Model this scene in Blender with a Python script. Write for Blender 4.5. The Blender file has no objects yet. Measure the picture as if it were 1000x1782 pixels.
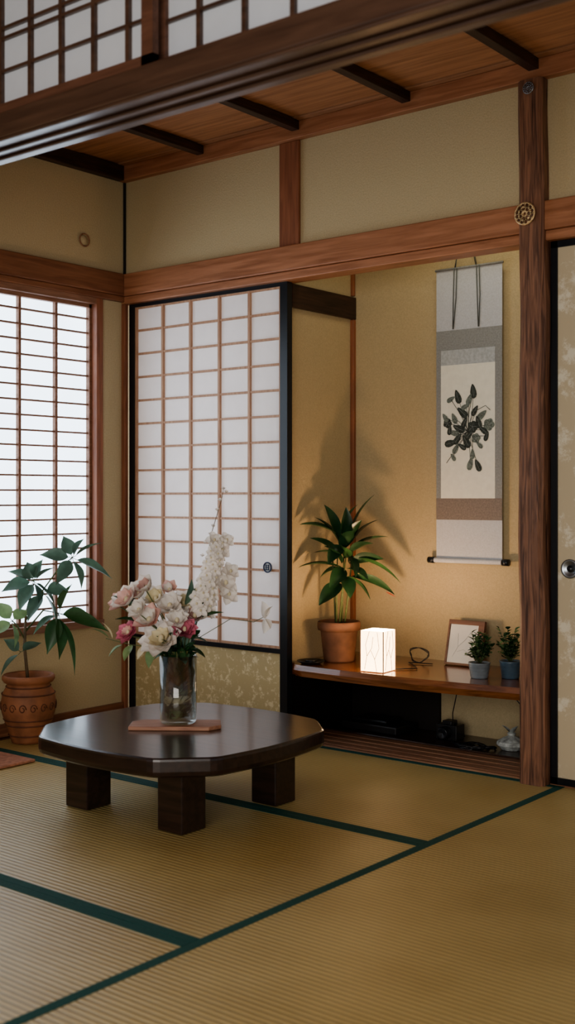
import bpy, math, random
from mathutils import Vector, Matrix
random.seed(7)
sc = bpy.context.scene
try: sc.view_settings.look = 'AgX - Medium High Contrast'
except Exception: pass

# ------------------------------------------------------------------ materials
def new_mat(name):
    m = bpy.data.materials.new(name); m.use_nodes = True
    nt = m.node_tree
    return m, nt, nt.nodes, nt.links, nt.nodes["Principled BSDF"]

def c4(c): return (c[0], c[1], c[2], 1.0)

def plain(name, col, rough=.6, metal=0, nscale=30, amt=.12, bump=.05, coat=0, trans=0, coords='Object'):
    m, nt, N, L, b = new_mat(name)
    tc = N.new('ShaderNodeTexCoord')
    nz = N.new('ShaderNodeTexNoise'); nz.inputs['Scale'].default_value = nscale; nz.inputs['Detail'].default_value = 5
    L.new(tc.outputs[coords], nz.inputs['Vector'])
    r = N.new('ShaderNodeValToRGB')
    r.color_ramp.elements[0].position = .3; r.color_ramp.elements[1].position = .7
    r.color_ramp.elements[0].color = c4([x*(1-amt) for x in col]); r.color_ramp.elements[1].color = c4([min(1, x*(1+amt)) for x in col])
    L.new(nz.outputs['Fac'], r.inputs['Fac']); L.new(r.outputs['Color'], b.inputs['Base Color'])
    b.inputs['Roughness'].default_value = rough; b.inputs['Metallic'].default_value = metal
    b.inputs['Coat Weight'].default_value = coat
    if bump:
        bp = N.new('ShaderNodeBump'); bp.inputs['Strength'].default_value = bump; bp.inputs['Distance'].default_value = .01
        L.new(nz.outputs['Fac'], bp.inputs['Height']); L.new(bp.outputs['Normal'], b.inputs['Normal'])
    if trans:   # leaf / petal translucency
        out = [n for n in N if n.type == 'OUTPUT_MATERIAL'][0]
        t = N.new('ShaderNodeBsdfTranslucent'); mx = N.new('ShaderNodeMixShader'); mx.inputs[0].default_value = trans
        L.new(r.outputs['Color'], t.inputs['Color'])
        L.new(b.outputs[0], mx.inputs[1]); L.new(t.outputs[0], mx.inputs[2]); L.new(mx.outputs[0], out.inputs['Surface'])
    return m

def wood(name, c1, c2, axis='X', scale=6, rough=.5, stretch=14, bump=.15, coat=0, dist=.6):
    m, nt, N, L, b = new_mat(name)
    tc = N.new('ShaderNodeTexCoord'); mp = N.new('ShaderNodeMapping')
    s = {'X': (1, stretch, stretch), 'Y': (stretch, 1, stretch), 'Z': (stretch, stretch, 1)}[axis]
    mp.inputs['Scale'].default_value = s
    nz = N.new('ShaderNodeTexNoise'); nz.inputs['Scale'].default_value = scale; nz.inputs['Detail'].default_value = 7; nz.inputs['Distortion'].default_value = dist
    L.new(tc.outputs['Object'], mp.inputs['Vector']); L.new(mp.outputs['Vector'], nz.inputs['Vector'])
    r = N.new('ShaderNodeValToRGB'); r.color_ramp.elements[0].position = .32; r.color_ramp.elements[1].position = .68
    r.color_ramp.elements[0].color = c4(c1); r.color_ramp.elements[1].color = c4(c2)
    L.new(nz.outputs['Fac'], r.inputs['Fac']); L.new(r.outputs['Color'], b.inputs['Base Color'])
    b.inputs['Roughness'].default_value = rough; b.inputs['Coat Weight'].default_value = coat; b.inputs['Coat Roughness'].default_value = .15
    bp = N.new('ShaderNodeBump'); bp.inputs['Strength'].default_value = bump; bp.inputs['Distance'].default_value = .004
    L.new(nz.outputs['Fac'], bp.inputs['Height']); L.new(bp.outputs['Normal'], b.inputs['Normal'])
    return m

def tatami_mat_material(name, ribaxis):
    m, nt, N, L, b = new_mat(name)
    tc = N.new('ShaderNodeTexCoord')
    wv = N.new('ShaderNodeTexWave'); wv.wave_type = 'BANDS'; wv.bands_direction = ribaxis
    wv.inputs['Scale'].default_value = 19; wv.inputs['Distortion'].default_value = .25; wv.inputs['Detail'].default_value = 1
    wv.inputs['Detail Scale'].default_value = 3
    L.new(tc.outputs['Object'], wv.inputs['Vector'])
    w2 = N.new('ShaderNodeTexWave'); w2.wave_type = 'BANDS'; w2.bands_direction = 'X' if ribaxis == 'Y' else 'Y'
    w2.inputs['Scale'].default_value = 60; w2.inputs['Distortion'].default_value = .6
    L.new(tc.outputs['Object'], w2.inputs['Vector'])
    nz = N.new('ShaderNodeTexNoise'); nz.inputs['Scale'].default_value = 2.5; nz.inputs['Detail'].default_value = 6
    L.new(tc.outputs['Object'], nz.inputs['Vector'])
    r = N.new('ShaderNodeValToRGB')
    r.color_ramp.elements[0].color = (.56, .42, .175, 1); r.color_ramp.elements[1].color = (.70, .55, .25, 1)
    r.color_ramp.elements[0].position = .3; r.color_ramp.elements[1].position = .7
    L.new(nz.outputs['Fac'], r.inputs['Fac'])
    mx = N.new('ShaderNodeMix'); mx.data_type = 'RGBA'; mx.blend_type = 'MULTIPLY'; mx.inputs['Factor'].default_value = .42
    L.new(r.outputs['Color'], mx.inputs['A']); L.new(wv.outputs['Color'], mx.inputs['B'])
    mx2 = N.new('ShaderNodeMix'); mx2.data_type = 'RGBA'; mx2.blend_type = 'MULTIPLY'; mx2.inputs['Factor'].default_value = .15
    L.new(mx.outputs['Result'], mx2.inputs['A']); L.new(w2.outputs['Color'], mx2.inputs['B'])
    L.new(mx2.outputs['Result'], b.inputs['Base Color'])
    b.inputs['Roughness'].default_value = .42
    bp = N.new('ShaderNodeBump'); bp.inputs['Strength'].default_value = .5; bp.inputs['Distance'].default_value = .002
    L.new(wv.outputs['Fac'], bp.inputs['Height']); L.new(bp.outputs['Normal'], b.inputs['Normal'])
    return m

def emis(name, col, strength, base=(.8, .8, .8)):
    m, nt, N, L, b = new_mat(name)
    b.inputs['Base Color'].default_value = c4(base); b.inputs['Roughness'].default_value = .8
    b.inputs['Emission Color'].default_value = c4(col); b.inputs['Emission Strength'].default_value = strength
    nz = N.new('ShaderNodeTexNoise'); nz.inputs['Scale'].default_value = 3
    tc = N.new('ShaderNodeTexCoord'); L.new(tc.outputs['Object'], nz.inputs['Vector'])
    mr = N.new('ShaderNodeMapRange'); mr.inputs['To Min'].default_value = strength*.8; mr.inputs['To Max'].default_value = strength*1.2
    L.new(nz.outputs['Fac'], mr.inputs['Value']); L.new(mr.outputs['Result'], b.inputs['Emission Strength'])
    return m

def paper(name, col, trans=.4):
    m, nt, N, L, b = new_mat(name)
    N.remove(b)
    out = [n for n in N if n.type == 'OUTPUT_MATERIAL'][0]
    tc = N.new('ShaderNodeTexCoord'); nz = N.new('ShaderNodeTexNoise'); nz.inputs['Scale'].default_value = 25; nz.inputs['Detail'].default_value = 8
    L.new(tc.outputs['Object'], nz.inputs['Vector'])
    r = N.new('ShaderNodeValToRGB'); r.color_ramp.elements[0].color = c4([x*.93 for x in col]); r.color_ramp.elements[1].color = c4(col)
    L.new(nz.outputs['Fac'], r.inputs['Fac'])
    d = N.new('ShaderNodeBsdfDiffuse'); t = N.new('ShaderNodeBsdfTranslucent'); mx = N.new('ShaderNodeMixShader')
    mx.inputs[0].default_value = trans
    L.new(r.outputs['Color'], d.inputs['Color']); L.new(r.outputs['Color'], t.inputs['Color'])
    L.new(d.outputs[0], mx.inputs[1]); L.new(t.outputs[0], mx.inputs[2]); L.new(mx.outputs[0], out.inputs['Surface'])
    return m

def thin_glass(name, tint=(.93, .96, .95), gl=.14):
    m, nt, N, L, b = new_mat(name); N.remove(b)
    out = [n for n in N if n.type == 'OUTPUT_MATERIAL'][0]
    t = N.new('ShaderNodeBsdfTransparent'); t.inputs['Color'].default_value = c4(tint)
    g = N.new('ShaderNodeBsdfGlossy'); g.inputs['Roughness'].default_value = .04
    lw = N.new('ShaderNodeLayerWeight'); lw.inputs['Blend'].default_value = .35
    mr = N.new('ShaderNodeMapRange'); mr.inputs['To Min'].default_value = gl*.5; mr.inputs['To Max'].default_value = .6
    L.new(lw.outputs['Fresnel'], mr.inputs['Value'])
    mx = N.new('ShaderNodeMixShader'); L.new(mr.outputs['Result'], mx.inputs[0])
    L.new(t.outputs[0], mx.inputs[1]); L.new(g.outputs[0], mx.inputs[2]); L.new(mx.outputs[0], out.inputs['Surface'])
    return m

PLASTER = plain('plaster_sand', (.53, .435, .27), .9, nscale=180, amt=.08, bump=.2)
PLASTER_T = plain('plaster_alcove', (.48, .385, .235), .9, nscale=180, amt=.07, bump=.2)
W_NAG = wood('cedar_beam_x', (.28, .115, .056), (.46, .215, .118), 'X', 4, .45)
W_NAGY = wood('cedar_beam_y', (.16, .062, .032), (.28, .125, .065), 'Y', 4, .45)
W_POST = wood('cedar_post', (.20, .075, .040), (.34, .135, .072), 'Z', 5, .5)
W_SASH = wood('transom_sash_wood', (.10, .045, .027), (.17, .08, .05), 'X', 5, .5)
W_DARK = wood('dark_beam', (.055, .030, .021), (.10, .056, .038), 'X', 4, .34, coat=.25)
W_DARKY = wood('dark_batten', (.02, .010, .007), (.06, .028, .018), 'Y', 6, .45)
W_CEIL = wood('ceiling_plank', (.29, .135, .067), (.46, .235, .125), 'X', 3, .55, stretch=18)
W_PILLAR = wood('pillar_wood', (.070, .030, .018), (.30, .145, .085), 'Z', 4, .5, stretch=16, bump=.5, dist=1.8)
W_LATT = wood('lattice_wood', (.38, .21, .13), (.55, .34, .22), 'Z', 8, .6)
W_WIN = wood('window_lattice_wood', (.20, .10, .06), (.32, .17, .11), 'Y', 8, .6)
W_SHELF = wood('shelf_wood', (.12, .038, .012), (.28, .10, .036), 'X', 5, .20, coat=.7)
W_FLOOR = wood('alcove_board', (.022, .010, .007), (.06, .028, .017), 'X', 5, .3, coat=.3)
W_SILL = wood('sill_wood', (.24, .115, .062), (.40, .21, .12), 'X', 5, .5)
W_TABLE = wood('table_wood', (.011, .0055, .005), (.036, .017, .013), 'X', 4, .28, coat=.5, bump=.05)
W_TRIVET = wood('trivet_wood', (.28, .12, .075), (.46, .24, .15), 'X', 8, .5)
BLACK = plain('black_lacquer', (.010, .012, .016), .3, nscale=20, bump=0)
DKCAV = plain('dark_plastic', (.012, .012, .014), .4, nscale=20, bump=.02)
DKSHADE = plain('under_shelf_shade', (.010, .006, .005), .7, nscale=20, bump=.02)  # near-black colour standing in for the shade under the alcove shelf
HERI = plain('tatami_border_cloth', (.004, .072, .062), .8, nscale=300, amt=.3, bump=.2)
TAT_A = tatami_mat_material('tatami_rush', 'Y')
SHOJI = paper('shoji_paper', (.90, .88, .88), .4)
RANMA = paper('ranma_paper', (.76, .80, .86), .35)
WINP = emis('window_paper', (.70, .85, 1.0), 3.4)
GREEN1 = plain('leaf_green', (.04, .11, .04), .4, nscale=18, amt=.35, trans=.12)
GREEN2 = plain('leaf_dark_green', (.018, .058, .022), .35, nscale=18, amt=.35)
GREEN3 = plain('leaf_bluegreen', (.11, .19, .14), .40, nscale=18, amt=.35, trans=.2)
GREEN4 = plain('leaf_light_green', (.22, .32, .15), .5, nscale=18, amt=.3, trans=.3)
STEM = plain('stem_green', (.10, .13, .05), .6, nscale=30, amt=.3)
STEMB = plain('stem_brown', (.13, .09, .05), .7, nscale=30, amt=.3)
TERRA = plain('terracotta', (.27, .11, .052), .65, nscale=14, amt=.4, bump=.2)
TERRA2 = plain('terracotta_dull', (.20, .095, .058), .7, nscale=14, amt=.35, bump=.15)
TERRA3 = plain('terracotta_relief', (.13, .05, .026), .7, nscale=14, amt=.35, bump=.15)
SOIL = plain('soil', (.03, .02, .013), .95, nscale=120, amt=.5, bump=.8)
BLUEPOT = plain('glazed_bluegray_pot', (.20, .24, .27), .4, nscale=25, amt=.25)
BLUEPOT2 = plain('glazed_blue_pot', (.07, .12, .17), .35, nscale=25, amt=.25)
PETW = plain('petal_white', (.90, .86, .82), .6, nscale=20, amt=.08, trans=.25)
PETP = plain('petal_blush', (.82, .55, .50), .6, nscale=25, amt=.25, trans=.25)
PETK = plain('petal_pink', (.66, .22, .30), .6, nscale=30, amt=.3, trans=.2)
PETC = plain('petal_cream', (.80, .72, .50), .6, nscale=25, amt=.15, trans=.2)
GLASS = thin_glass('vase_glass')
MOSS = plain('wet_stems', (.12, .12, .04), .5, nscale=40, amt=.5)
GOLD = plain('old_gold', (.70, .52, .30), .4, metal=.6, nscale=50, amt=.2)
SILVER = plain('dark_silver', (.35, .38, .42), .3, metal=.9, nscale=50)
PAPERW = plain('picture_paper', (.78, .76, .67), .8, nscale=40, amt=.04)
INK = plain('ink', (.045, .056, .050), .9, nscale=140, amt=.7)
INK2 = plain('ink_wash', (.15, .18, .16), .9, nscale=140, amt=.5)
SILK_L = plain('scroll_silk_light', (.50, .51, .54), .7, nscale=200, amt=.08)
SILK_M = plain('scroll_silk_pattern', (.27, .275, .27), .7, nscale=150, amt=.15)
SILK_B = plain('scroll_silk_brown', (.22, .18, .155), .7, nscale=150, amt=.2)
SILVERP = plain('scroll_silver_strip', (.42, .44, .45), .6, nscale=90, amt=.15)
CORD = plain('cord_grey', (.10, .11, .10), .8)
RUG = plain('pink_cloth', (.42, .20, .13), .9, nscale=60, amt=.25, bump=.3)
WHITEP = plain('white_card', (.66, .66, .64), .8, amt=.04)
REDL = plain('red_leaf', (.5, .05, .03), .5)
LAMP = emis('lantern_paper', (1.0, .66, .34), 6.5)
EMBLEM = plain('blue_emblem', (.03, .05, .12), .4)
CLOTHB = plain('patterned_pale_cloth', (.46, .49, .48), .8, nscale=60, amt=.5)

def fusuma_paper(name, base, fleck, sc_=9, lo=.52, hi=.6, rough=.5):
    m, nt, N, L, b = new_mat(name)
    tc = N.new('ShaderNodeTexCoord'); nz = N.new('ShaderNodeTexNoise'); nz.inputs['Scale'].default_value = sc_; nz.inputs['Detail'].default_value = 12; nz.inputs['Roughness'].default_value = .75
    L.new(tc.outputs['Object'], nz.inputs['Vector'])
    r = N.new('ShaderNodeValToRGB'); r.color_ramp.elements[0].position = lo; r.color_ramp.elements[1].position = hi
    r.color_ramp.elements[0].color = c4(base); r.color_ramp.elements[1].color = c4(fleck)
    L.new(nz.outputs['Fac'], r.inputs['Fac']); L.new(r.outputs['Color'], b.inputs['Base Color'])
    b.inputs['Roughness'].default_value = rough
    return m
FUS = fusuma_paper('fusuma_paper', (.60, .51, .36), (.80, .74, .60), 12)
FUSG = fusuma_paper('gold_panel_paper', (.50, .40, .22), (.74, .64, .42), 34)

# ------------------------------------------------------------------ mesh accumulator
class M:
    def __init__(s): s.v = []; s.f = []; s.m = []; s.sm = []; s.mats = []
    def mi(s, mat):
        if mat not in s.mats: s.mats.append(mat)
        return s.mats.index(mat)
    def add(s, vs, fs, mat, smooth=False):
        o = len(s.v); k = s.mi(mat)
        s.v += [tuple(p) for p in vs]
        for f in fs: s.f.append([i+o for i in f]); s.m.append(k); s.sm.append(smooth)
    def box(s, x0, x1, y0, y1, z0, z1, mat, mtx=None):
        vs = [Vector(p) for p in [(x0, y0, z0), (x1, y0, z0), (x1, y1, z0), (x0, y1, z0), (x0, y0, z1), (x1, y0, z1), (x1, y1, z1), (x0, y1, z1)]]
        if mtx: vs = [mtx @ p for p in vs]
        s.add(vs, [(0, 3, 2, 1), (4, 5, 6, 7), (0, 1, 5, 4), (1, 2, 6, 5), (2, 3, 7, 6), (3, 0, 4, 7)], mat)
    def tube(s, path, r, mat, seg=7, closed=False):
        pts = [Vector(p) for p in path]; n = len(pts)
        rs = r if isinstance(r, (list, tuple)) else [r]*n
        vs = []; ref = None
        for i, p in enumerate(pts):
            if closed: t = pts[(i+1) % n]-pts[i-1]
            else: t = pts[min(i+1, n-1)]-pts[max(i-1, 0)]
            t.normalize()
            if ref is None: ref = Vector((0, 0, 1)) if abs(t.z) < .8 else Vector((1, 0, 0))
            b = ref - t*ref.dot(t)
            if b.length < 1e-4: b = t.orthogonal()
            b.normalize(); a = t.cross(b); ref = b
            for k in range(seg):
                th = 2*math.pi*k/seg
                vs.append(p+(a*math.cos(th)+b*math.sin(th))*rs[i])
        fs = []
        for i in range(n if closed else n-1):
            j = (i+1) % n
            for k in range(seg):
                k2 = (k+1) % seg
                fs.append((i*seg+k, i*seg+k2, j*seg+k2, j*seg+k))
        if not closed:
            fs.append(tuple(range(seg))[::-1]); fs.append(tuple((n-1)*seg+k for k in range(seg)))
        s.add(vs, fs, mat, True)
    def lathe(s, prof, mat, c=(0, 0, 0), seg=40, mtx=None, closed=False, smooth=True):
        vs = []
        for (r, z) in prof:
            for k in range(seg):
                th = 2*math.pi*k/seg
                p = Vector((r*math.cos(th), r*math.sin(th), z))
                if mtx: p = mtx @ p
                vs.append(p+Vector(c))
        n = len(prof); fs = []
        for i in range(n-1 if not closed else n):
            j = (i+1) % n
            for k in range(seg):
                k2 = (k+1) % seg
                fs.append((i*seg+k, i*seg+k2, j*seg+k2, j*seg+k))
        if not closed:
            if prof[0][0] > 1e-4: fs.append(tuple(range(seg))[::-1])
            if prof[-1][0] > 1e-4: fs.append(tuple((n-1)*seg+k for k in range(seg)))
        s.add(vs, fs, mat, smooth)
    def leaf(s, a, b, w, mat, bend=.0, fold=.15, roll=0, n=8, p=.8, hint=None):
        a = Vector(a); b = Vector(b); d = b-a; ln = d.length
        dn = d.normalized(); up = Vector(hint) if hint else Vector((0, 0, 1))
        if abs(dn.dot(up)) > .95: up = Vector((.6, -.8, .1))
        side = dn.cross(up).normalized(); nor = side.cross(dn).normalized()
        R = Matrix.Rotation(roll, 3, dn); side = R @ side; nor = R @ nor
        c = (a+b)/2+nor*bend*ln+Vector((0, 0, 1))*abs(bend)*ln*.3
        vs = []; fs = []
        ex = .85 if p != .7 else 1.15
        for i in range(n+1):
            t = i/n
            q = a*(1-t)**2+c*2*t*(1-t)+b*t*t
            ww = w*.5*max(.02, math.sin(math.pi*min(1, t)**p)**ex) if i not in (0, n) else w*.015
            vs += [q-side*ww+nor*ww*fold*2, q-side*ww*.5+nor*ww*fold*.6, q, q+side*ww*.5+nor*ww*fold*.6, q+side*ww+nor*ww*fold*2]
        for i in range(n):
            for k in range(4):
                o = i*5+k; fs.append((o, o+1, o+6, o+5))
        s.add(vs, fs, mat, True)
    def bloom(s, c, r, mat, axis=(0, -.4, .9), n=7, layers=2, cup=.9, w=.8, mat2=None, centre=None):
        c = Vector(c); ax = Vector(axis).normalized()
        u = ax.cross(Vector((0, .3, 1))).normalized() if abs(ax.z) < .9 else ax.cross(Vector((1, 0, 0))).normalized()
        v = ax.cross(u)
        for l in range(layers):
            tl = cup*(1-.55*l/max(1, layers)) ; rr = r*(1-.18*l)
            for k in range(n):
                th = 2*math.pi*(k+.5*l)/n+random.uniform(-.15, .15)
                t2 = tl+random.uniform(-.15, .15)
                d = (u*math.cos(th)+v*math.sin(th))*math.sin(t2)+ax*math.cos(t2)
                s.leaf(c-ax*r*.3, c-ax*r*.3+d*rr*1.15, rr*w, (mat2 if (mat2 and l == layers-1) else mat), bend=-.18, fold=.25, p=1.15, hint=ax, n=6)
        if centre: s.lathe([(0, -.2*r), (.15*r, -.1*r), (.12*r, .15*r), (0, .22*r)], centre, c=c, seg=8)
    def build(s, name, bevel=0, origin=(0, 0, 0), rotz=0, parent=None):
        me = bpy.data.meshes.new(name)
        me.from_pydata(s.v, [], s.f)
        for m in s.mats: me.materials.append(m)
        for i, p in enumerate(me.polygons): p.material_index = s.m[i]; p.use_smooth = s.sm[i]
        me.update()
        ob = bpy.data.objects.new(name, me); sc.collection.objects.link(ob)
        ob.location = origin; ob.rotation_euler = (0, 0, rotz)
        if bevel:
            md = ob.modifiers.new('bevel', 'BEVEL'); md.width = bevel; md.segments = 2; md.limit_method = 'ANGLE'; md.angle_limit = .6
        if parent: ob.parent = parent
        return ob

def empty(name, loc=(0, 0, 0)):
    e = bpy.data.objects.new(name, None); sc.collection.objects.link(e); e.location = loc; e.empty_display_size = .1
    return e

ROT = math.radians(39)
CEIL = 2.345
XR = 4.6; YN = -4.4

# ------------------------------------------------------------------ room shell
m = M(); m.box(-.1, XR, YN, .56, -.12, -.055, W_FLOOR); m.build('floor')
m = M()
WY0, WY1, WZ0, WZ1 = -1.465, -.170, .416, 1.74
m.box(-.1, 0, WY1+.035, .0, -.055, CEIL, PLASTER)
m.box(-.1, 0, YN, WY0-.035, -.055, CEIL, PLASTER)
m.box(-.1, 0, WY0-.035, WY1+.035, -.055, WZ0-.03, PLASTER)
m.box(-.1, 0, WY0-.035, WY1+.035, WZ1+.03, CEIL, PLASTER)
m.build('wall_left')
m = M(); m.box(-.1, XR, .0, .10, 1.80, CEIL, PLASTER); m.build('wall_back')
m = M(); m.box(3.86, XR, .0, .10, -.055, 1.80, PLASTER); m.build('wall_back_right')
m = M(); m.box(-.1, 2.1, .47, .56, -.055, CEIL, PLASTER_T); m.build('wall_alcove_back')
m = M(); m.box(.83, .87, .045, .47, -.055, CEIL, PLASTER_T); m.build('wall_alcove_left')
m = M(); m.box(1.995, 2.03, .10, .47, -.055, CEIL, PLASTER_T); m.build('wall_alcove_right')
m = M(); m.box(-.1, -.0, .0, .47, -.055, CEIL, PLASTER); m.build('wall_closet_left')

m = M()
y = .56; k = 0
while y > YN:
    m.box(-.1, XR, max(YN, y-.205), y, CEIL+(k % 2)*.004, CEIL+.03, W_CEIL); y -= .21; k += 1
m.box(-.1, XR, YN, .56, CEIL+.03, CEIL+.05, W_DARK)
m.build('ceiling', bevel=.002)
m = M()
for xx in [.48, .97, 1.465, 1.955, 2.445, 2.935, 3.43, 3.92]:
    m.box(xx-.018, xx+.018, YN, -.035, CEIL-.035, CEIL, W_DARKY)
m.build('trim_ceiling_battens', bevel=.002)
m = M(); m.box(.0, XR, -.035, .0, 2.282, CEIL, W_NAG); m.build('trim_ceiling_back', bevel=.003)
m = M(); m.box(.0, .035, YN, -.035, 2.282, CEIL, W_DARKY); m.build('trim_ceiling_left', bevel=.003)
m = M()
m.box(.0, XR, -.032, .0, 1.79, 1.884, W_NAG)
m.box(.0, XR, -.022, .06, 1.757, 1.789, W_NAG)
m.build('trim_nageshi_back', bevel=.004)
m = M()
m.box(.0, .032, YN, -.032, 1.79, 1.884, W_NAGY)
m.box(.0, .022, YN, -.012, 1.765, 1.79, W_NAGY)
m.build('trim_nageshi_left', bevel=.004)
m = M(); m.box(.873, .968, -.014, 0, 1.884, 2.282, W_POST); m.build('trim_short_post', bevel=.003)
m = M(); m.box(-.0, .022, -.020, .0, -.0, 1.757, W_POST); m.box(0, .010, -.010, 0, 1.884, 2.282, BLACK); m.build('trim_corner_post', bevel=.002)
m = M(); m.box(.0, .018, YN, -.022, .0, .05, W_NAGY); m.build('baseboard_left', bevel=.002)
m = M()
m.box(.022, 1.90, .0, .016, -.055, .006, W_SILL)
for j in range(4):
    y0 = .016+j*.055
    m.box(.022, 1.90, y0, y0+.014, -.055, -.001, W_SILL)
    m.box(.022, 1.90, y0+.014, y0+.055, -.055, .006, W_SILL)
m.build('trim_sill', bevel=.001)
m = M(); m.box(.87, 1.995, .236, .47, -.055, .012, W_FLOOR); m.build('alcove_floor_board', bevel=.002)
m = M(); m.box(.872, 1.30, .45, .469, .012, .245, DKSHADE); m.box(.8705, .885, .05, .45, .012, .245, DKSHADE); m.build('alcove_shade_panel', bevel=.002)  # dark sheets added over the walls to give the shade below the shelf

# pillar
m = M()
prof = [(1.903, -.035), (1.915, -.047), (1.98, -.047), (1.992, -.035), (1.992, -.002), (1.903, -.002)]
vs = []; fs = []
NZ = 40
for iz in range(NZ+1):
    z = 0+2.281*iz/NZ
    o = .0035*math.sin(z*5.1)+.002*math.sin(z*13+1)
    for (a, b_) in prof: vs.append((a+o*(1 if a > 1.95 else .6), b_+(o*.4 if b_ < -.01 else 0), z))
for iz in range(NZ):
    for k in range(6):
        k2 = (k+1) % 6; fs.append((iz*6+k, iz*6+k2, iz*6+6+k2, iz*6+6+k))
fs.append((5, 4, 3, 2, 1, 0)); fs.append(tuple(NZ*6+k for k in range(6)))
m.add(vs, fs, W_PILLAR, False)
m.box(1.903, 1.988, -.003, .10, 0, 1.756, W_PILLAR)
m.build('alcove_pillar')

def ring_pts(c, r, n=20):
    return [(c[0]+r*math.cos(2*math.pi*i/n), c[1], c[2]+r*math.sin(2*math.pi*i/n)) for i in range(n)]
def nail_cover(name, c, r, mat):
    m = M()
    m.tube(ring_pts(c, r*.92), r*.08, mat, 6, True)
    m.tube(ring_pts(c, r*.18, 12), r*.07, mat, 6, True)
    for q, (rad, num, sz) in enumerate(((.42, 7, .20), (.72, 12, .20))):
        for k in range(num):
            a = 2*math.pi*k/num+q*.2
            cc = (c[0]+r*rad*math.cos(a), c[1]-r*.06, c[2]+r*rad*math.sin(a))
            m.tube(ring_pts(cc, r*sz, 10), r*.06, mat, 5, True)
    m.lathe([(r*.85, 0), (r*.85, r*.1)], W_PILLAR, c=(c[0], c[1]+r*.2, c[2]), mtx=Matrix.Rotation(math.radians(90), 3, 'X'), seg=24)
    return m.build(name)
nail_cover('nail_cover_ornament', (1.935, -.058, 1.845), .038, GOLD)
nail_cover('nail_cover_ornament', (1.945, -.054, 2.250), .020, SILVER)
m = M()
m.tube([(.006, -.232+.026*math.cos(a*math.pi/12), 1.998+.026*math.sin(a*math.pi/12)) for a in range(24)], .003, W_SILL, 6, True)
m.lathe([(.022, 0), (.02, .004), (0, .005)], PLASTER, c=(.0, -.232, 1.998), mtx=Matrix.Rotation(math.radians(90), 3, 'Y'), seg=24)
m.build('round_wall_fitting')

# ------------------------------------------------------------------ window in left wall
m = M()
m.box(-.06, .012, WY1, WY1+.035, WZ0-.03, WZ1+.03, W_POST)
m.box(-.06, .012, WY0-.035, WY0, WZ0-.03, WZ1+.03, W_POST)
m.box(-.06, .012, WY0, WY1, WZ1, WZ1+.025, W_WIN)
m.box(-.06, .020, WY0-.035, WY1+.035, WZ0-.03, WZ0, W_WIN)
m.box(-.045, -.042, WY0, WY1, WZ0, WZ1, WINP)
rows = 22
for i in range(1, rows):
    z = WZ0+(WZ1-WZ0)*i/rows
    m.box(-.042, -.028, WY0, WY1, z-.0035, z+.0035, W_WIN)
for j in range(1, 7):
    yy = WY1-.185*j
    m.box(-.042, -.024, yy-.006, yy+.006, WZ0, WZ1, W_WIN)
for (a, b_) in ((WY1-.012, WY1), (WY0, WY0+.012)): m.box(-.046, -.02, a, b_, WZ0, WZ1, W_WIN)
m.box(-.046, -.02, WY0, WY1, WZ1-.014, WZ1, W_WIN); m.box(-.046, -.02, WY0, WY1, WZ0, WZ0+.014, W_WIN)
m.build('window_1')

# ------------------------------------------------------------------ shoji door
m = M()
X0, X1 = .024, .898
m.box(X0, .056, .004, .034, .0065, 1.756, BLACK)
m.box(.862, X1, .004, .034, .0065, 1.756, BLACK)
m.box(.056, .862, .004, .034, 1.742, 1.756, BLACK)
m.box(.056, .862, .004, .034, .326, .344, BLACK)
m.box(.056, .862, .004, .034, .0065, .03, BLACK)
m.box(.056, .862, .012, .026, .03, .326, FUSG)
m.box(.056, .862, .020, .0215, .344, 1.742, SHOJI)
zl0, zl1 = .346, 1.742
for i in range(0, 15):
    z = zl0+(zl1-zl0)*i/14
    h = .0045 if i not in (0, 14) else .007
    m.box(.056, .862, .010, .020, z-h, z+h, W_LATT)
for j in range(0, 6):
    x = .0585+(.860-.0585)*j/5
    h = .0055
    m.box(x-h, x+h, .008, .020, zl0, zl1, W_LATT)
m.lathe([(.020, 0), (.020, .006), (0, .006)], WHITEP, c=(.80, .010, .657), mtx=Matrix.Rotation(math.radians(90), 3, 'X'), seg=24)
m.tube(ring_pts((.80, .003, .657), .019), .0028, EMBLEM, 6, True)
for b_ in (-.009, .0, .009): m.box(.80-.009, .80+.009, .000, .004, .657+b_-.0012, .657+b_+.0012, EMBLEM)
for a in (-.006, .006): m.box(.80+a-.0012, .80+a+.0012, .000, .004, .657-.011, .657+.011, EMBLEM)
m.build('door_1')

def fusuma(name, x0, x1, y0, hx):
    m = M()
    m.box(x0, x0+.022, y0, y0+.03, .004, 1.756, BLACK); m.box(x1-.022, x1, y0, y0+.03, .004, 1.756, BLACK)
    m.box(x0, x1, y0, y0+.03, 1.735, 1.756, BLACK); m.box(x0, x1, y0, y0+.03, .004, .025, BLACK)
    m.box(x0+.02, x1-.02, y0+.006, y0+.024, .02, 1.74, FUS)
    R = Matrix.Rotation(math.radians(90), 3, 'X')
    m.lathe([(.030, 0), (.031, .007), (.026, .009), (.022, .004), (0, .003)], SILVER, c=(hx, y0+.006, .70), mtx=R, seg=28)
    m.lathe([(.012, .003), (.010, .008), (0, .009)], BLACK, c=(hx, y0+.006, .70), mtx=R, seg=20)
    return m.build(name)
fusuma('door_2', 1.996, 2.92, .004, 2.062)
fusuma('door_3', 2.90, 3.85, .036, 3.80)
m = M(); m.box(1.995, 3.85, .0, .10, -.055, .003, W_SILL); m.build('trim_sill_right')
m = M(); m.box(2.035, 3.85, .105, .125, -.055, 1.8, W_DARK); m.build('wall_closet_back')

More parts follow.
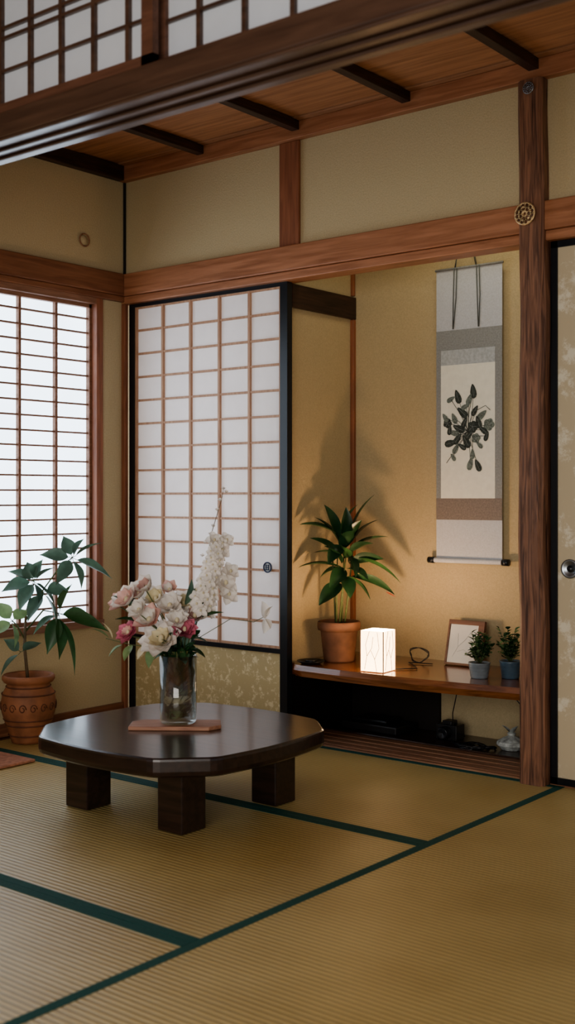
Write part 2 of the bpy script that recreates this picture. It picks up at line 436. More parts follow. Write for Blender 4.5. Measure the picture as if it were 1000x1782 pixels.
# ------------------------------------------------------------------ alcove details
m = M(); m.box(.872, .890, .045, .47, 1.665, 1.756, W_DARKY); m.build('trim_alcove_beam', bevel=.003)
m = M(); m.box(.870, .888, .452, .47, .30, 1.664, W_POST); m.box(.870, .885, .455, .47, 1.763, 2.3, W_POST); m.build('trim_alcove_post', bevel=.002)
m = M()
edge = [(.905, .040), (.920, .020), (.96, .010), (1.15, .004), (1.3, .005), (1.42, .010), (1.54, .020), (1.63, .030), (1.70, .040), (1.76, .050), (1.84, .062), (1.900, .072)]
top = [(a, b_, .29) for a, b_ in edge]; mid = [(a, b_-.005, .27) for a, b_ in edge]; bot = [(a, b_+.008, .246) for a, b_ in edge]
tail = [(1.900, .101), (1.990, .101), (1.990, .468), (.872, .468), (.872, .05), (.899, .05)]
poly_t = top+[(a, b_, .29) for a, b_ in tail]
poly_b = bot+[(a, b_, .246) for a, b_ in tail]
poly_m = mid+[(a, b_, .27) for a, b_ in tail]
K = len(poly_t)
vs = poly_t+poly_m+poly_b
fs = [tuple(range(K)), tuple(range(2*K, 3*K))[::-1]]
for i in range(K):
    j = (i+1) % K
    fs += [(i+K, j+K, j, i), (i+2*K, j+2*K, j+K, i+K)]
m.add(vs, fs, W_SHELF)
m.build('alcove_shelf')

# ------------------------------------------------------------------ tatami
def tatami(x0, x1, y0, y1, long_axis, mat):
    m = M(); g = .0008; hw = .027
    x0 += g; x1 -= g; y0 += g; y1 -= g
    m.box(x0, x1, y0, y1, -.055, 0, mat)
    if long_axis == 'X':
        m.box(x0, x1, y0, y0+hw, -.05, .0012, HERI); m.box(x0, x1, y1-hw, y1, -.05, .0012, HERI)
    else:
        m.box(x0, x0+hw, y0, y1, -.05, .0012, HERI); m.box(x1-hw, x1, y0, y1, -.05, .0012, HERI)
    return m.build('tatami_mat')
tatami(.055, 2.02, -.805, .0, 'X', TAT_A)
tatami(.055, 2.02, -1.70, -.805, 'X', TAT_A)
tatami(.055, 2.02, -2.595, -1.70, 'X', TAT_A)
tatami(.055, 2.02, -3.49, -2.595, 'X', TAT_A)
tatami(.055, 2.02, -4.385, -3.49, 'X', TAT_A)
tatami(2.02, 2.84, -2.3, .0, 'Y', TAT_A)
tatami(2.84, 3.70, -2.3, .0, 'Y', TAT_A)
tatami(3.70, 4.59, -2.3, .0, 'Y', TAT_A)
tatami(2.02, 4.59, -3.3, -2.3, 'X', TAT_A)
tatami(2.02, 4.59, -4.385, -3.3, 'X', TAT_A)
m = M(); m.box(.0, .055, YN, .0, -.055, -.001, W_FLOOR); m.build('trim_floor_board_left')

# ------------------------------------------------------------------ near beam & transom
m = M()
m.box(.035, XR, -1.72, -1.59, 1.793, 1.855, W_DARK)
for (a, b_) in ((-1.72, -1.700), (-1.665, -1.648), (-1.620, -1.59)):
    m.box(.035, XR, a, b_, 1.785, 1.793, W_DARK)
m.box(.035, XR, -1.735, -1.575, 2.26, CEIL-.036, W_DARK)
m.build('trim_transom_beam', bevel=.004)
def transom(name, x0, x1, y0, pitch, xs):
    m = M()
    z0, z1 = 1.856, 2.259
    t = .018
    m.box(x0, x1, y0, y0+t, z0, z0+.030, W_SASH); m.box(x0, x1, y0, y0+t, z1-.03, z1, W_SASH)
    m.box(x0, x0+.035, y0, y0+t, z0, z1, W_SASH); m.box(x1-.035, x1, y0, y0+t, z0, z1, W_SASH)
    m.box(x0+.03, x1-.03, y0+.011, y0+.0125, z0+.03, z1-.03, RANMA)
    x = xs
    while x < x1-.03:
        if x > x0+.04: m.box(x-.006, x+.006, y0+.001, y0+.011, z0+.03, z1-.03, W_DARK)
        x += pitch
    for zz in (1.965, 2.045, 2.070, 2.16):
        m.box(x0+.03, x1-.03, y0+.002, y0+.011, zz-.004, zz+.004, W_DARK)
    return m.build(name)
transom('transom_screen', .99, 1.905, -1.698, .112, 1.04)
transom('transom_screen', .08, 1.02, -1.660, .13, .12)
transom('transom_screen', 1.87, 2.82, -1.660, .128, 2.002)
transom('transom_screen', 2.79, 3.75, -1.698, .112, 2.9)

# ------------------------------------------------------------------ low table
def table_outline():
    pts = []
    d = math.radians(11.5); R = .432
    for q in range(4):
        a0 = math.radians(45+90*q)+d; a1 = math.radians(135+90*q)-d; a2 = math.radians(135+90*q)+d
        p0 = Vector((R*math.cos(a0), R*math.sin(a0))); p1 = Vector((R*math.cos(a1), R*math.sin(a1))); p2 = Vector((R*math.cos(a2), R*math.sin(a2)))
        nrm = (p0+p1).normalized()
        for i in range(24):
            t = i/24
            pts.append(p0.lerp(p1, t)+nrm*.024*math.sin(math.pi*t))
        for i in range(9): pts.append(p1.lerp(p2, i/9))
    for _ in range(1):
        n = len(pts); pts = [(pts[i-1]+pts[i]*2+pts[(i+1) % n])/4 for i in range(n)]
    return pts
tbl = empty('low_table', (1.235, -.915, 0))
m = M()
ring = [(1.0-.016, .232), (1.0-.004, .2285), (1.0, .223), (1.0, .195), (1.0-.008, .184), (1.0-.03, .178)]
TO = table_outline()
vs = []
for (s_, z) in ring: vs += [(p.x*s_, p.y*s_, z) for p in TO]
n = len(TO); fs = []
for i in range(len(ring)-1):
    for k in range(n):
        k2 = (k+1) % n; fs.append((i*n+k2, i*n+k, (i+1)*n+k, (i+1)*n+k2))
fs.append(tuple(range(n))); fs.append(tuple((len(ring)-1)*n+k for k in range(n))[::-1])
m.add(vs, fs, W_TABLE)
m.build('table_top', parent=tbl)
for i, (a, b_) in enumerate([(-.205, -.195), (.190, -.200), (.200, .190), (-.205, .190)]):
    m = M(); m.box(a-.048, a+.048, b_-.048, b_+.048, .0013, .178, W_TABLE); m.build('leg_%d' % (i+1), bevel=.004, parent=tbl)

TT = .2322
m = M()
m.add([(-.142, -.055, .0), (.10, -.062, .0), (.135, -.03, .0), (.128, .055, .0), (-.11, .06, .0), (-.14, .03, .0),
       (-.142, -.055, .012), (.10, -.062, .012), (.135, -.03, .012), (.128, .055, .012), (-.11, .06, .012), (-.14, .03, .012)],
      [(5, 4, 3, 2, 1, 0), (6, 7, 8, 9, 10, 11)]+[(i, (i+1) % 6, 6+(i+1) % 6, 6+i) for i in range(6)], W_TRIVET)
m.build('wooden_trivet', bevel=.002, origin=(1.222, -.925, TT), rotz=ROT)

# ------------------------------------------------------------------ flower arrangement
V0 = (1.218, -.917, 0)
vase = empty('flower_vase', V0); vase.rotation_euler = (0, 0, ROT)
zb = TT+.0123
m = M()
m.lathe([(.0, zb), (.050, zb), (.055, zb+.006), (.0565, zb+.205), (.0545, zb+.205), (.052, zb+.012), (.0, zb+.012)], GLASS, seg=48)
m.build('glass', parent=vase)
m = M()
for i in range(30):
    a = random.uniform(0, 6.28); r0 = random.uniform(0, .038); a2 = a+2.4
    m.tube([(r0*math.cos(a), r0*math.sin(a), zb+.016), (r0*.3*math.cos(a2), r0*.3*math.sin(a2), zb+.11), (.035*math.cos(a2), .035*math.sin(a2), zb+.22)], .003, random.choice([STEM, GREEN1, MOSS]), 5)
for i in range(60):
    a = random.uniform(0, 6.28); r0 = random.uniform(.01, .04); z0 = zb+.015+random.uniform(0, .08)
    a2 = a+random.uniform(1, 2)
    m.leaf((r0*math.cos(a), r0*math.sin(a), z0), (.043*math.cos(a2), .043*math.sin(a2), z0+random.uniform(.01, .05)), .026, random.choice([MOSS, STEMB, GREEN4, PETC]), bend=.1, roll=random.uniform(0, 3))
for i in range(80):
    a = random.uniform(0, 6.28); r0 = random.uniform(.0, .03); z0 = zb+.08+random.uniform(0, .10)
    m.leaf((r0*math.cos(a), r0*math.sin(a), z0), (.046*math.cos(a+1), .046*math.sin(a+1), z0+random.uniform(.02, .06)), .034, random.choice([GREEN2, GREEN1, GREEN1]), bend=.1, roll=random.uniform(0, 3))
m.build('stems', parent=vase)
m = M()
NECK = Vector((0, 0, .44))
def stem_to(c, mat=STEM, r=.002):
    c = Vector(c); mid = (NECK+c)/2+Vector((0, 0, .02))
    m.tube([NECK+Vector((c.x*.1, c.y*.1, -.05)), mid, c], r, mat, 5)
def cm(u, v, z): return (u/100, v/100, z/100)
blooms = [
 (-15.5, -2, 62, 5.2, PETW, 6, 2, 1.0, PETP), (-12, 0, 63.5, 4.8, PETW, 6, 2, .7, PETP), (-18, 2, 60.5, 4.2, PETP, 6, 2, .8, PETW),
 (-9.5, -1, 65.5, 4.8, PETW, 6, 2, .6, PETP), (-7.0, 1, 62, 5.0, PETW, 6, 2, .8, PETC), (-8.4, -4, 56.0, 5.6, PETP, 7, 2, .9, PETW),
 (-4.7, -5, 50.5, 6.6, PETW, 9, 3, 1.2, PETC), (-2.5, -1, 60, 5.0, PETW, 7, 2, .9, PETW), (1.5, 2, 60.5, 4.6, PETW, 7, 2, .8, PETC),
 (2.3, -4, 53.3, 4.2, PETK, 10, 3, 1.1, PETK), (5.0, 0, 57, 4.4, PETW, 7, 2, .9, PETP), (-14.9, -3, 52.2, 4.0, PETK, 9, 3, 1.1, PETP),
 (-12, 1, 55.5, 4.0, PETP, 7, 2, .9, PETP), (-3.0, 3, 64.5, 3.6, PETP, 6, 2, .7, PETW), (0, -4, 56, 4.0, PETW, 7, 2, .9, PETW), (-11.5, -4, 59, 4.0, PETW, 7, 2, .9, PETW)]
for (u, v, z, r, mt, n_, ly, cu, m2) in blooms:
    stem_to(cm(u, v, z-1)); m.bloom(cm(u, v, z), r/100, mt, axis=(u*.04, -.7, .65), n=n_, layers=ly, cup=cu, mat2=m2, centre=PETC)
stem_to(cm(9, 1, 62)); m.tube([cm(9, 1, 61), cm(11, 1, 72), cm(13.2, 1, 80)], .002, STEM, 5)
for i in range(54):
    t = i/53; u = 6.5+6.0*t; z = 58+21.5*t
    rr = 3.9*(1-t*.5)
    a = i*2.4
    m.bloom(cm(u+rr*.9*math.cos(a), rr*.8*math.sin(a), z), .022*(1-.25*t), PETW, axis=(math.cos(a)*.7, math.sin(a)*.6-.5, .35), n=5, layers=1, cup=1.35, w=.85, centre=PETC)
for (u, z, r) in ((14.5, 67, 3.8), (15.5, 63.5, 3.2), (13, 77, 3.2), (16, 70.5, 2.8), (11, 80, 2.6), (14.8, 80, 2.4)):
    m.bloom(cm(u, 0, z), r/100, PETW, axis=(.4, -.8, .3), n=5, layers=2, cup=1.3, w=.9, centre=PETC)
m.tube([cm(5, 2, 55), cm(8, 2, 70), cm(10, 2, 82), cm(13, 2, 92), cm(13.8, 2, 96)], [.0018, .0015, .0012, .001, .0008], STEMB, 5)
for (u, z) in ((8.5, 72), (9, 76), (8, 79), (10.5, 84), (11.8, 89), (13.6, 95.5), (14.5, 94.5), (7.2, 75), (9.6, 81.5), (12.6, 92)):
    m.bloom(cm(u, 2, z), .010, PETW, n=4, layers=1, cup=.7)
m.tube([cm(6, 0, 50), cm(16, 0, 56), cm(23, 0, 55), cm(27, 0, 57)], .0011, STEM, 5)
m.leaf(cm(26.3, 0, 56), cm(25.5, -1, 61.5), .034, PETW, bend=.2); m.leaf(cm(26.6, 0, 56), cm(29, -1, 60), .030, PETW, bend=.2)
m.leaf(cm(26.5, 0, 56), cm(26, -1, 51.5), .034, PETW, bend=.2); m.leaf(cm(26.5, 0, 56), cm(28, -1, 53), .026, PETW, bend=.2)
m.tube([cm(-4, 0, 47), cm(-14, 0, 48), cm(-22, 0, 50)], .0013, STEM, 5)
m.leaf(cm(-21, 0, 50), cm(-26, -1, 53), .032, GREEN4, bend=.1); m.leaf(cm(-20, 0, 50), cm(-23, -1, 55), .028, PETC, bend=.1)
m.leaf(cm(-17, 0, 48), cm(-21, -1, 44.5), .036, GREEN4, bend=.1); m.leaf(cm(-14, 0, 48), cm(-16, -3, 43.5), .032, GREEN4, bend=.1)
m.leaf(cm(-9, 0, 48), cm(-12, -3, 44), .034, PETC, bend=.1); m.leaf(cm(-8, 0, 47), cm(-8.5, -4, 41.5), .03, GREEN4, bend=.1)
fol = [((4, 0, 52), (11, -1, 60)), ((5, 0, 55), (14, -1, 58)), ((6, 0, 58), (12, 0, 65)), ((3, 0, 50), (9, -2, 49)), ((3, -1, 47), (8.5, -3, 44.5)), ((-2, -1, 46), (-7, -4, 44)), ((2, 0, 60), (4, 1, 68)),
       ((-9, 0, 54), (-19, -2, 56)), ((0, -2, 48), (2, -5, 43)), ((4, -2, 50), (7, -4, 53)), ((3, 1, 62), (9, 1, 66)), ((-12, 0, 58), (-20, 0, 63))]
for a, b_ in fol: m.leaf(cm(*a), cm(*b_), .030, random.choice([GREEN1, GREEN2, GREEN3]), bend=.12, roll=random.uniform(-.5, .5))
for i in range(90):
    a = random.uniform(0, 6.28); r1 = random.uniform(.03, .080); z0 = random.uniform(.435, .50)
    m.leaf((.02*math.cos(a), .02*math.sin(a), z0-.01), (r1*math.cos(a), r1*math.sin(a), z0+random.uniform(-.03, .05)), .027, random.choice([GREEN1, GREEN2, GREEN2, GREEN3]), bend=.15, roll=random.uniform(-.8, .8))
m.build('bouquet', parent=vase)

# ------------------------------------------------------------------ left potted plant
def pot(m, prof, mat, soil_r, soil_z, c=(0, 0, 0)):
    m.lathe(prof, mat, c=c, seg=44)
    m.lathe([(soil_r, soil_z-.01), (soil_r, soil_z), (0, soil_z+.004)], SOIL, c=c, seg=32)
PX, PY = .155, -.64
lp = empty('potted_umbrella_plant', (PX, PY, .0015)); lp.rotation_euler = (0, 0, ROT)
m = M()
pot(m, [(0, 0), (.062, 0), (.066, .01), (.078, .05), (.086, .07), (.100, .115), (.104, .145), (.098, .185), (.082, .212), (.080, .222), (.092, .228), (.099, .238), (.099, .250), (.093, .256), (.080, .250), (.072, .215), (0, .21)], TERRA, .074, .222)
for z, rr in ((.07, .087), (.09, .092), (.185, .099), (.212, .083), (.03, .073)):
    m.tube([(rr*math.cos(a*math.pi/20), rr*math.sin(a*math.pi/20), z) for a in range(40)], .003, TERRA3, 5, True)
for k in range(16):
    a0 = 2*math.pi*k/16
    pts = []
    for i in range(14):
        t = i/13; rad = .014*(1-.7*t); th = t*8
        ang = a0+rad*math.cos(th)/.1; z = .138+rad*1.3*math.sin(th)
        rb = .1045-.25*abs(z-.145)*.35
        pts.append((rb*math.cos(ang), rb*math.sin(ang), z))
    m.tube(pts, .0022, TERRA3, 4)
m.build('pot', parent=lp)
m = M()
m.tube([cm(0, 0, 21), cm(-1.5, 0, 36), cm(-1, 0, 48), cm(2, 0, 60)], [.007, .006, .005, .003], STEMB, 7)
m.tube([cm(-1, 0, 46), cm(6, -1, 58), cm(12, -2, 66), cm(17, -2, 70)], [.004, .003, .003, .002], STEM, 6)
m.tube([cm(-1, 0, 42), cm(6, -2, 50), cm(12, -3, 49)], [.004, .003, .002], STEM, 6)
m.tube([cm(-1, 0, 38), cm(-4, -1, 44), cm(-6, -1, 46)], [.003, .003, .002], STEM, 6)
LV = [((2, 0, 61), [(-9.6, -3, 57.0), (-1, 2, 68), (10.2, 1, 66), (11, -5, 52), (-2, -6, 50), (-8, 0, 64.5), (5, -6, 53), (5, 2, 69)], 6.6, GREEN3),
      ((17, -2, 70), [(5.0, -4, 71), (13.0, 1, 78), (28.5, -1, 75.5), (32.5, -5, 62), (21.5, -8, 58.5), (12.0, -8, 60), (21, 1, 77)], 5.6, GREEN3),
      ((12, -3, 49), [(18.8, -7, 26), (8.5, -7, 34), (26, -3, 46), (31, -3, 42), (3.0, -6, 41), (17, -2, 60), (13, -7, 32)], 6.4, GREEN1),
      ((6, -1, 57), [(16, -5, 58), (12, -7, 45), (1, -6, 46)], 6.0, GREEN3),
      ((-6, -1, 46), [(-12, -1, 53), (-12, -3, 40.5), (-4.0, -6, 36), (1, -4, 50)], 5.6, GREEN4),
      ((-3, 0, 34), [(-10, -3, 25), (-9, -2, 39), (6, -5, 38)], 4.8, GREEN3)]
for c, tips, w, mt in LV:
    for t in tips:
        a = Vector(cm(*c)); b_ = Vector(cm(*t)); s0 = a.lerp(b_, .12)
        m.tube([a, s0], .0012, STEM, 5)
        m.leaf(s0, b_, w/100, mt, bend=.10, fold=.16, roll=random.uniform(-1.1, 0), p=.7, n=12)
ob = m.build('foliage')
mw = Matrix.Translation((PX, PY, .0015)) @ Matrix.Rotation(ROT, 4, 'Z'); inv = mw.inverted()
for vv in ob.data.vertices:
    w = mw @ vv.co; w.x = max(w.x, .03); vv.co = inv @ w
ob.parent = lp

m = M()
m.box(.06, .45, -1.45, -.842, .0014, .012, RUG)
m.build('floor_cushion', bevel=.005)

# ------------------------------------------------------------------ alcove plant
SZ = .2905
ap = empty('potted_dracaena', (1.0, .20, SZ)); ap.rotation_euler = (0, 0, ROT)
m = M()
pot(m, [(0, 0), (.056, 0), (.060, .006), (.072, .115), (.074, .12), (.083, .122), (.085, .135), (.084, .152), (.080, .156), (.073, .154), (.069, .13), (0, .128)], TERRA2, .070, .142)
m.build('pot', parent=ap)
m = M()
for (a, b_, c) in ((-1, 0, 0), (1, 1, 1.5), (0, -1, 3), (2, 0, 4.5), (-1.2, 1, -2)):
    m.tube([cm(a, b_, 13), cm(a+c*.4, b_, 28), cm(a*.5+c, b_, 44)], [.004, .0035, .0025], STEM, 6)
TIPS = [((0, 0, 49), (-16.2, -2, 53.2), 5.4), ((0, 0, 47), (-5.8, 1, 61), 5.0), ((4, 0, 47), (14.0, 1, 65), 5.0), ((2, 0, 48), (2.6, -2, 60), 5.0),
        ((4, 0, 43), (19, -2, 48.5), 5.4), ((1, 0, 40), (-11.5, -3, 48), 5.8), ((2, 0, 36), (-16.5, -3, 36.5), 5.2), ((0, 0, 41), (-10, 2, 42), 5.0), ((6, 0, 40), (23.8, -3, 30.5), 5.4),
        ((4, 0, 38), (17, -4, 40), 5.6), ((3, 0, 33), (12, -3, 24), 6.6), ((5, 0, 33), (21.5, -2, 26), 5.2), ((1, 0, 30), (-8, -4, 22), 6.6), ((3, -1, 45), (8.5, -5, 55), 5.6), ((1, 0, 45), (-4.5, -6, 38), 5.8),
        ((3, 0, 42), (6, -7, 33), 6.0), ((2, 0, 50), (7.5, 3, 61), 4.8), ((4, 0, 38), (9, 5, 47), 5.2), ((0, 0, 36), (-7.5, 3, 32), 5.2), ((5, 0, 46), (15.5, 3, 55), 5.0), ((2, 0, 33), (4, -7, 25), 6.2), ((0, 0, 46), (-9.5, 0, 56), 5.0),
        ((2, 0, 40), (1, -8, 45), 6.0), ((3, 0, 36), (11, -6, 32), 6.0), ((1, 0, 43), (5, -7, 51), 5.6), ((1, 0, 38), (-6, -7, 45), 5.6), ((2, 0, 36), (-4, -7, 29), 6.0), ((4, 0, 42), (13, -5, 46), 5.6)]
for a, b_, w in TIPS: m.leaf(cm(*a), cm(*b_), w/100, random.choice([GREEN2, GREEN2, GREEN1]), bend=.14, fold=.18, roll=random.uniform(-.9, .1), p=.8, n=10)
m.leaf(cm(18, -2, 27), cm(22, -2, 25), .022, REDL)
ob = m.build('foliage')
mw = Matrix.Translation((1.0, .20, SZ)) @ Matrix.Rotation(ROT, 4, 'Z'); inv = mw.inverted()
for vv in ob.data.vertices:
    w = mw @ vv.co; w.x = max(w.x, .896); w.y = min(w.y, .44); vv.co = inv @ w
ob.parent = ap

m = M(); m.lathe([(0, 0), (.035, 0), (.052, .010), (.054, .013), (.05, .012), (.033, .004), (0, .004)], BLACK, seg=36)
m.lathe([(.018, .0045), (.026, .016), (.022, .016), (.0, .008)], DKCAV, seg=24)
m.build('black_dish', origin=(.962, .070, SZ))

ln = empty('paper_lantern', (1.272, .072, SZ)); ln.rotation_euler = (0, 0, math.radians(6))
m = M(); h = .046; H = .152
T = .0012
m.box(-h, h, -h, -h+T, .004, H, LAMP); m.box(-h, h, h-T, h, .004, H, LAMP); m.box(-h, -h+T, -h+T, h-T, .004, H, LAMP); m.box(h-T, h, -h+T, h-T, .004, H, LAMP)
m.build('shade', parent=ln)
m = M()
for a in (-1, 1):
    for b_ in (-1, 1): m.box(a*(h+.001)-.0015, a*(h+.001)+.0015, b_*(h+.001)-.0015, b_*(h+.001)+.0015, 0, H, W_LATT)
m.box(-h+.004, h-.004, -h+.004, h-.004, .0, .004, W_DARK)
BR = plain('lantern_branch', (.30, .17, .08), .8)
for p in ([(-.03, .01), (-.02, .06), (-.026, .10), (-.01, .15)], [(.02, .005), (.012, .05), (.03, .09), (.022, .148)], [(-.02, .06), (.0, .09), (.005, .13)], [(.012, .05), (-.004, .08)]):
    m.tube([(x, -h-.0012, z) for x, z in p], .0011, BR, 4); m.tube([(h+.0012, x, z) for x, z in p], .0011, BR, 4)
m.build('frame', parent=ln)
m = M(); m.lathe([(0, .004), (.014, .004), (.014, .03), (0, .03)], WHITEP, seg=16); m.build('bulb_socket', parent=ln)

m = M()
pts = []
for i in range(60):
    a = i*.30; r = .030+.006*math.sin(i*.9)
    pts.append((1.27+r*math.cos(a)*1.3, .35+r*.6*math.sin(a), SZ+.004+.026*(1+math.sin(a*.97))))
m.tube(pts, .0013, DKCAV, 5)
m.tube([(1.30, .14, SZ+.004), (1.36, .2, SZ+.003), (1.30, .27, SZ+.003), (1.25, .31, SZ+.004), (1.34, .34, SZ+.003)], .0018, DKCAV, 5)
m.build('coiled_cable')
m = M()
m.tube([(1.50, .30, .244), (1.47, .30, .20), (1.44, .32, .12), (1.43, .34, .05), (1.47, .36, .03)], .002, DKCAV, 5)
m.tube([(1.62, .30, .244), (1.70, .30, .22), (1.76, .31, .15), (1.77, .33, .06)], .002, DKCAV, 5)
m.build('hanging_cable')

m = M()
mt = Matrix.Translation((1.372, .375, SZ+.002)) @ Matrix.Rotation(math.radians(-14), 4, 'X')
m.box(0, .155, .0, .008, 0, .172, W_SASH, mt)
m.box(0, .155, -.007, .0, .155, .172, W_SASH, mt); m.box(0, .155, -.007, 0, 0, .008, W_SASH, mt)
m.box(0, .008, -.007, 0, .008, .155, W_SASH, mt); m.box(.130, .155, -.007, 0, .008, .155, W_SASH, mt)
m.box(.008, .130, -.003, 0, .008, .155, WHITEP, mt)
for p in ([(.03, .03), (.05, .07), (.045, .12)], [(.05, .07), (.08, .10), (.10, .13)], [(.047, .05), (.075, .06), (.095, .05)]):
    m.tube([mt @ Vector((x, -.0035, z)) for x, z in p], .0009, SILVERP, 4)
m.build('small_picture_frame', bevel=.001)

def small_pot(name, loc, r, hgt, mat, seed, spread):
    random.seed(seed)
    e = empty(name, loc); e.rotation_euler = (0, 0, ROT)
    m = M(); pot(m, [(0, 0), (r*.78, 0), (r*.82, .004), (r, hgt*.9), (r*1.04, hgt), (r*.92, hgt), (r*.86, hgt*.8), (0, hgt*.78)], mat, r*.88, hgt*.9)
    for k in range(3):
        rr = r*(.86+.05*k)
        m.tube([(rr*math.cos(a*math.pi/16), rr*math.sin(a*math.pi/16), hgt*(.25+.22*k)) for a in range(32)], .0009, mat, 4, True)
    m.build('pot', parent=e)
    m = M()
    for i in range(24):
        a = random.uniform(0, 6.28); R = random.uniform(.2, 1)*spread; zz = hgt+random.uniform(.03, .115)
        tip = Vector((R*math.cos(a), R*.5*math.sin(a), zz))
        m.tube([(0, 0, hgt*.8), tip*.5+Vector((0, 0, hgt*.5)), tip], .0011, STEM, 4)
        for k in range(9):
            t = .4+.6*k/8; q = Vector((0, 0, hgt*.8)).lerp(tip, t); b = random.uniform(0, 6.28)
            q2 = q+Vector((.022*math.cos(b), .016*math.sin(b), random.uniform(-.004, .016)))
            lim = .052
            q2.x = max(-lim, min(lim, q2.x))
            m.leaf(q, q2, .018, random.choice([GREEN1, GREEN1, GREEN2, GREEN4]), bend=.1, n=5)
    m.build('foliage', parent=e)
small_pot('small_potted_fern', (1.640, .168, SZ), .038, .055, BLUEPOT, 3, .047)
small_pot('small_potted_herb', (1.728, .232, SZ), .038, .062, BLUEPOT2, 9, .047)
random.seed(11)

m = M()
m.box(.96, 1.22, .27, .42, .013, .045, DKCAV); m.box(1.00, 1.16, .29, .40, .045, .060, BLACK)
m.build('black_flat_case', bevel=.006)
m = M()
m.box(1.36, 1.45, .33, .39, .013, .07, DKCAV); m.box(1.385, 1.425, .335, .38, .07, .085, DKCAV)
m.lathe([(.024, 0), (.024, .03), (.019, .032), (0, .025)], BLACK, c=(1.405, .33, .042), mtx=Matrix.Rotation(math.radians(90), 3, 'X'), seg=24)
m.build('black_camera', bevel=.004)
m = M()
for i in range(5):
    pts = [(1.50+.02*i+.05*math.cos(a*.5+i), .28+.035*math.sin(a*.4+i*1.3), .018+.006*math.sin(a*1.1+i)) for a in range(16)]
    m.tube(pts, .004, DKCAV, 6)
m.build('black_strap_pile')
m = M()
m.lathe([(0, 0), (.035, 0), (.055, .018), (.052, .03), (.03, .042), (.012, .05), (.016, .06), (.010, .062), (.0, .05)], CLOTHB, seg=12, smooth=False)
m.leaf((0, 0, .05), (-.035, -.01, .085), .03, CLOTHB, bend=.1); m.leaf((0, 0, .05), (.03, -.01, .09), .03, CLOTHB, bend=.1)
m.build('knotted_cloth_bundle', origin=(1.675, .34, .013))

# ------------------------------------------------------------------ hanging scroll
m = M()
YS = .448
def panel(x0, x1, z0, z1, mat, y, t=.0012): m.box(x0, x1, y, y+t, z0, z1, mat)
SX0, SX1 = 1.290, 1.578
panel(SX0, SX1, .69, 1.812, SILK_L, YS, .002)
panel(SX0, SX1, .842, 1.576, SILK_M, YS-.0010)
panel(SX0, SX1, .842, .925, SILK_B, YS-.0016)
panel(1.312, 1.549, 1.441, 1.499, SILVERP, YS-.0022)
panel(1.312, 1.549, .925, 1.441, PAPERW, YS-.0024)
m.tube([(SX0-.028, YS-.006, .684), (SX0, YS-.006, .684), (SX1, YS-.006, .684), (SX1+.028, YS-.006, .684)], .010, SILK_L, 12)
for (a, b_) in ((SX0-.032, SX0-.004), (SX1+.004, SX1+.032)): m.tube([(a, YS-.006, .684), (b_, YS-.006, .684)], .0125, BLACK, 12)
m.tube([(SX0-.004, YS, 1.814), (SX1+.004, YS, 1.814)], .005, SILK_M, 8)
for x0 in (1.375, 1.467):
    m.tube([(1.42+(x0-1.42)*.55, YS-.002, 1.91), (x0, YS-.004, 1.818)], .0018, CORD, 5)
    m.tube([(1.42+(x0-1.42)*.7, YS-.002, 1.90), (x0+.004, YS-.004, 1.818)], .0014, CORD, 5)
for x0, sx in ((1.372, -.006), (1.470, .008)):
    for o in (0, .012): m.tube([(x0+o, YS-.004, 1.815), (x0+o+sx*.5, YS-.005, 1.70), (x0+sx+o*.2, YS-.004, 1.580)], .0020, CORD, 5)
def SP(px, py): return Vector((1.312+(px)*.00252, YS-.0032, .93-(py)*.0022))
ink = [((30, -176), 10, 1.9, INK, 0), ((57, -184), 10, 1.7, INK, 0), ((50, -170), 8, 1.2, INK2, 0), ((12, -130), 9, .4, INK, 1), ((38, -148), 10, 2.4, INK, 0), ((18, -95), 10, .2, INK, 0), ((45, -97), 10, 2.1, INK, 0),
       ((52, -58), 9, 1.3, INK2, 0), ((65, -55), 9, 2.0, INK, 0), ((84, -125), 11, .3, INK2, 1), ((72, -142), 9, .7, INK2, 0), ((56, -122), 11, .1, INK, 1), ((32, -120), 10, 2.7, INK, 0), ((18, -172), 7, .5, INK2, 0), ((62, -102), 9, 2.9, INK2, 1),
       ((42, -130), 8, 1.1, INK, 0), ((66, -130), 9, 1.9, INK, 0), ((27, -85), 8, 1.0, INK2, 0), ((24, -112), 8, 3.0, INK2, 0), ((50, -108), 8, .8, INK, 0), ((74, -116), 8, 2.5, INK, 0), ((8, -140), 7, 2.2, INK2, 0),
       ((24, -138), 8, 2.0, INK2, 0), ((60, -150), 8, 1.0, INK, 0), ((38, -88), 7, 2.6, INK, 0), ((30, -102), 9, .9, INK, 0), ((56, -75), 7, 1.6, INK2, 0), ((22, -70), 6, 2.2, INK2, 0), ((44, -158), 7, .4, INK2, 0), ((80, -105), 7, 1.2, INK, 0), ((68, -90), 6, 2.4, INK2, 0), ((16, -118), 7, 1.4, INK, 0)]
ctr = SP(48, -115)
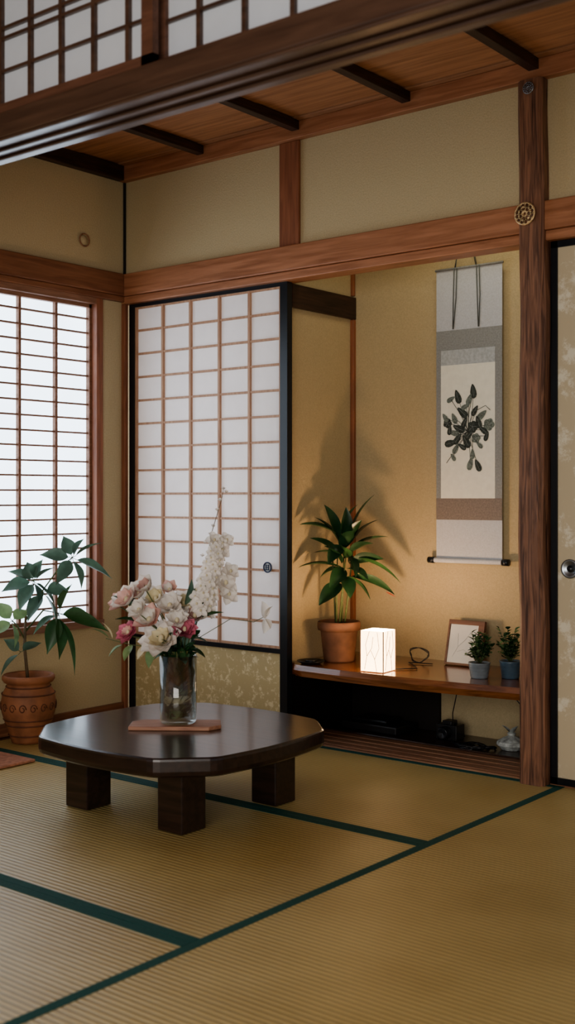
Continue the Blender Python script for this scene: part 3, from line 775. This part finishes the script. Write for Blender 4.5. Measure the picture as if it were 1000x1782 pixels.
for j, (q, s_, a, mt_, kind) in enumerate(ink):
    c = SP(*q)+Vector((0, -.00003*j, 0)); k = 24 if kind else 12; vs = [c]
    d = Vector((math.cos(a), 0, math.sin(a)))*s_*.0024
    for i in range(k):
        th = 2*math.pi*i/k
        if kind: rr = s_*.0022*(.80+.20*abs(math.cos(2.5*th+a))); e = Vector((math.cos(th)*rr, 0, math.sin(th)*rr))
        else: e = d*1.2*math.cos(th)+Vector((-d.z, 0, d.x))*.55*math.sin(th)*(1-.45*math.cos(th))
        vs.append(c+e+Vector((0, -.0003, 0)))
    m.add(vs, [(0, 1+(i+1) % k, 1+i) for i in range(k)], mt_)
    cc = c+Vector((0, -.0006, 0))
    if kind:
        for b in range(5):
            th = a+b*1.257; m.tube([cc, cc+Vector((math.cos(th), 0, math.sin(th)))*s_*.0015], .0004, SILVERP, 4)
    else: m.tube([cc-d*.8, cc+d*.8], .0004, SILVERP, 4)
    mid = (c+ctr)/2+Vector((.010*math.sin(a*5), 0, .010*math.cos(a*3)))
    m.tube([ctr, mid, c], .0009, INK, 4)
m.tube([SP(10, -60), SP(28, -85), SP(48, -112), SP(50, -150), SP(57, -183)], .0012, INK, 4)
m.tube([SP(48, -112), SP(62, -150), SP(78, -158), SP(86, -150)], .0010, INK, 4)
m.build('hanging_scroll')

# ------------------------------------------------------------------ lights
def area(name, loc, target, sx, sy, power, col):
    l = bpy.data.lights.new(name, 'AREA'); l.shape = 'RECTANGLE'; l.size = sx; l.size_y = sy; l.energy = power; l.color = col
    o = bpy.data.objects.new(name, l); sc.collection.objects.link(o); o.location = loc
    o.rotation_euler = (Vector(target)-Vector(loc)).to_track_quat('-Z', 'Y').to_euler()
    return o
area('open_side_fill', (3.3, -4.3, 1.0), (2.1, 0, 1.1), 2.4, 1.5, 60, (1.0, .95, .87))  # unseen area lamp added as room fill from the open camera side
area('shoji_back_fill', (.43, .42, 1.0), (.43, 0, 1.0), .7, 1.5, 10, (.92, .93, 1.0))  # unseen lamp added behind the shoji to brighten its paper
area('alcove_downlight', (1.55, .2, 2.25), (1.55, .30, 0), .5, .12, 1.6, (1.0, .95, .72))
pl = bpy.data.lights.new('lantern_bulb', 'POINT'); pl.energy = 6.0; pl.color = (1.0, .64, .36); pl.shadow_soft_size = .022
o = bpy.data.objects.new('lantern_bulb', pl); sc.collection.objects.link(o); o.location = (1.272, .072, SZ+.145)

w = bpy.data.worlds.new('world'); sc.world = w; w.use_nodes = True
w.node_tree.nodes['Background'].inputs[0].default_value = (.95, .96, 1.0, 1); w.node_tree.nodes['Background'].inputs[1].default_value = .29

# ------------------------------------------------------------------ camera
cam = bpy.data.cameras.new('camera'); co = bpy.data.objects.new('camera', cam); sc.collection.objects.link(co)
co.location = (3.704, -3.459, .93); co.rotation_euler = (math.radians(90), 0, ROT)
cam.sensor_fit = 'HORIZONTAL'; cam.sensor_width = 20.2; cam.lens = 40.905; cam.shift_y = -.026
cam.clip_start = .05
cam.dof.use_dof = True; cam.dof.focus_distance = 4.1; cam.dof.aperture_fstop = 3.0
sc.camera = co
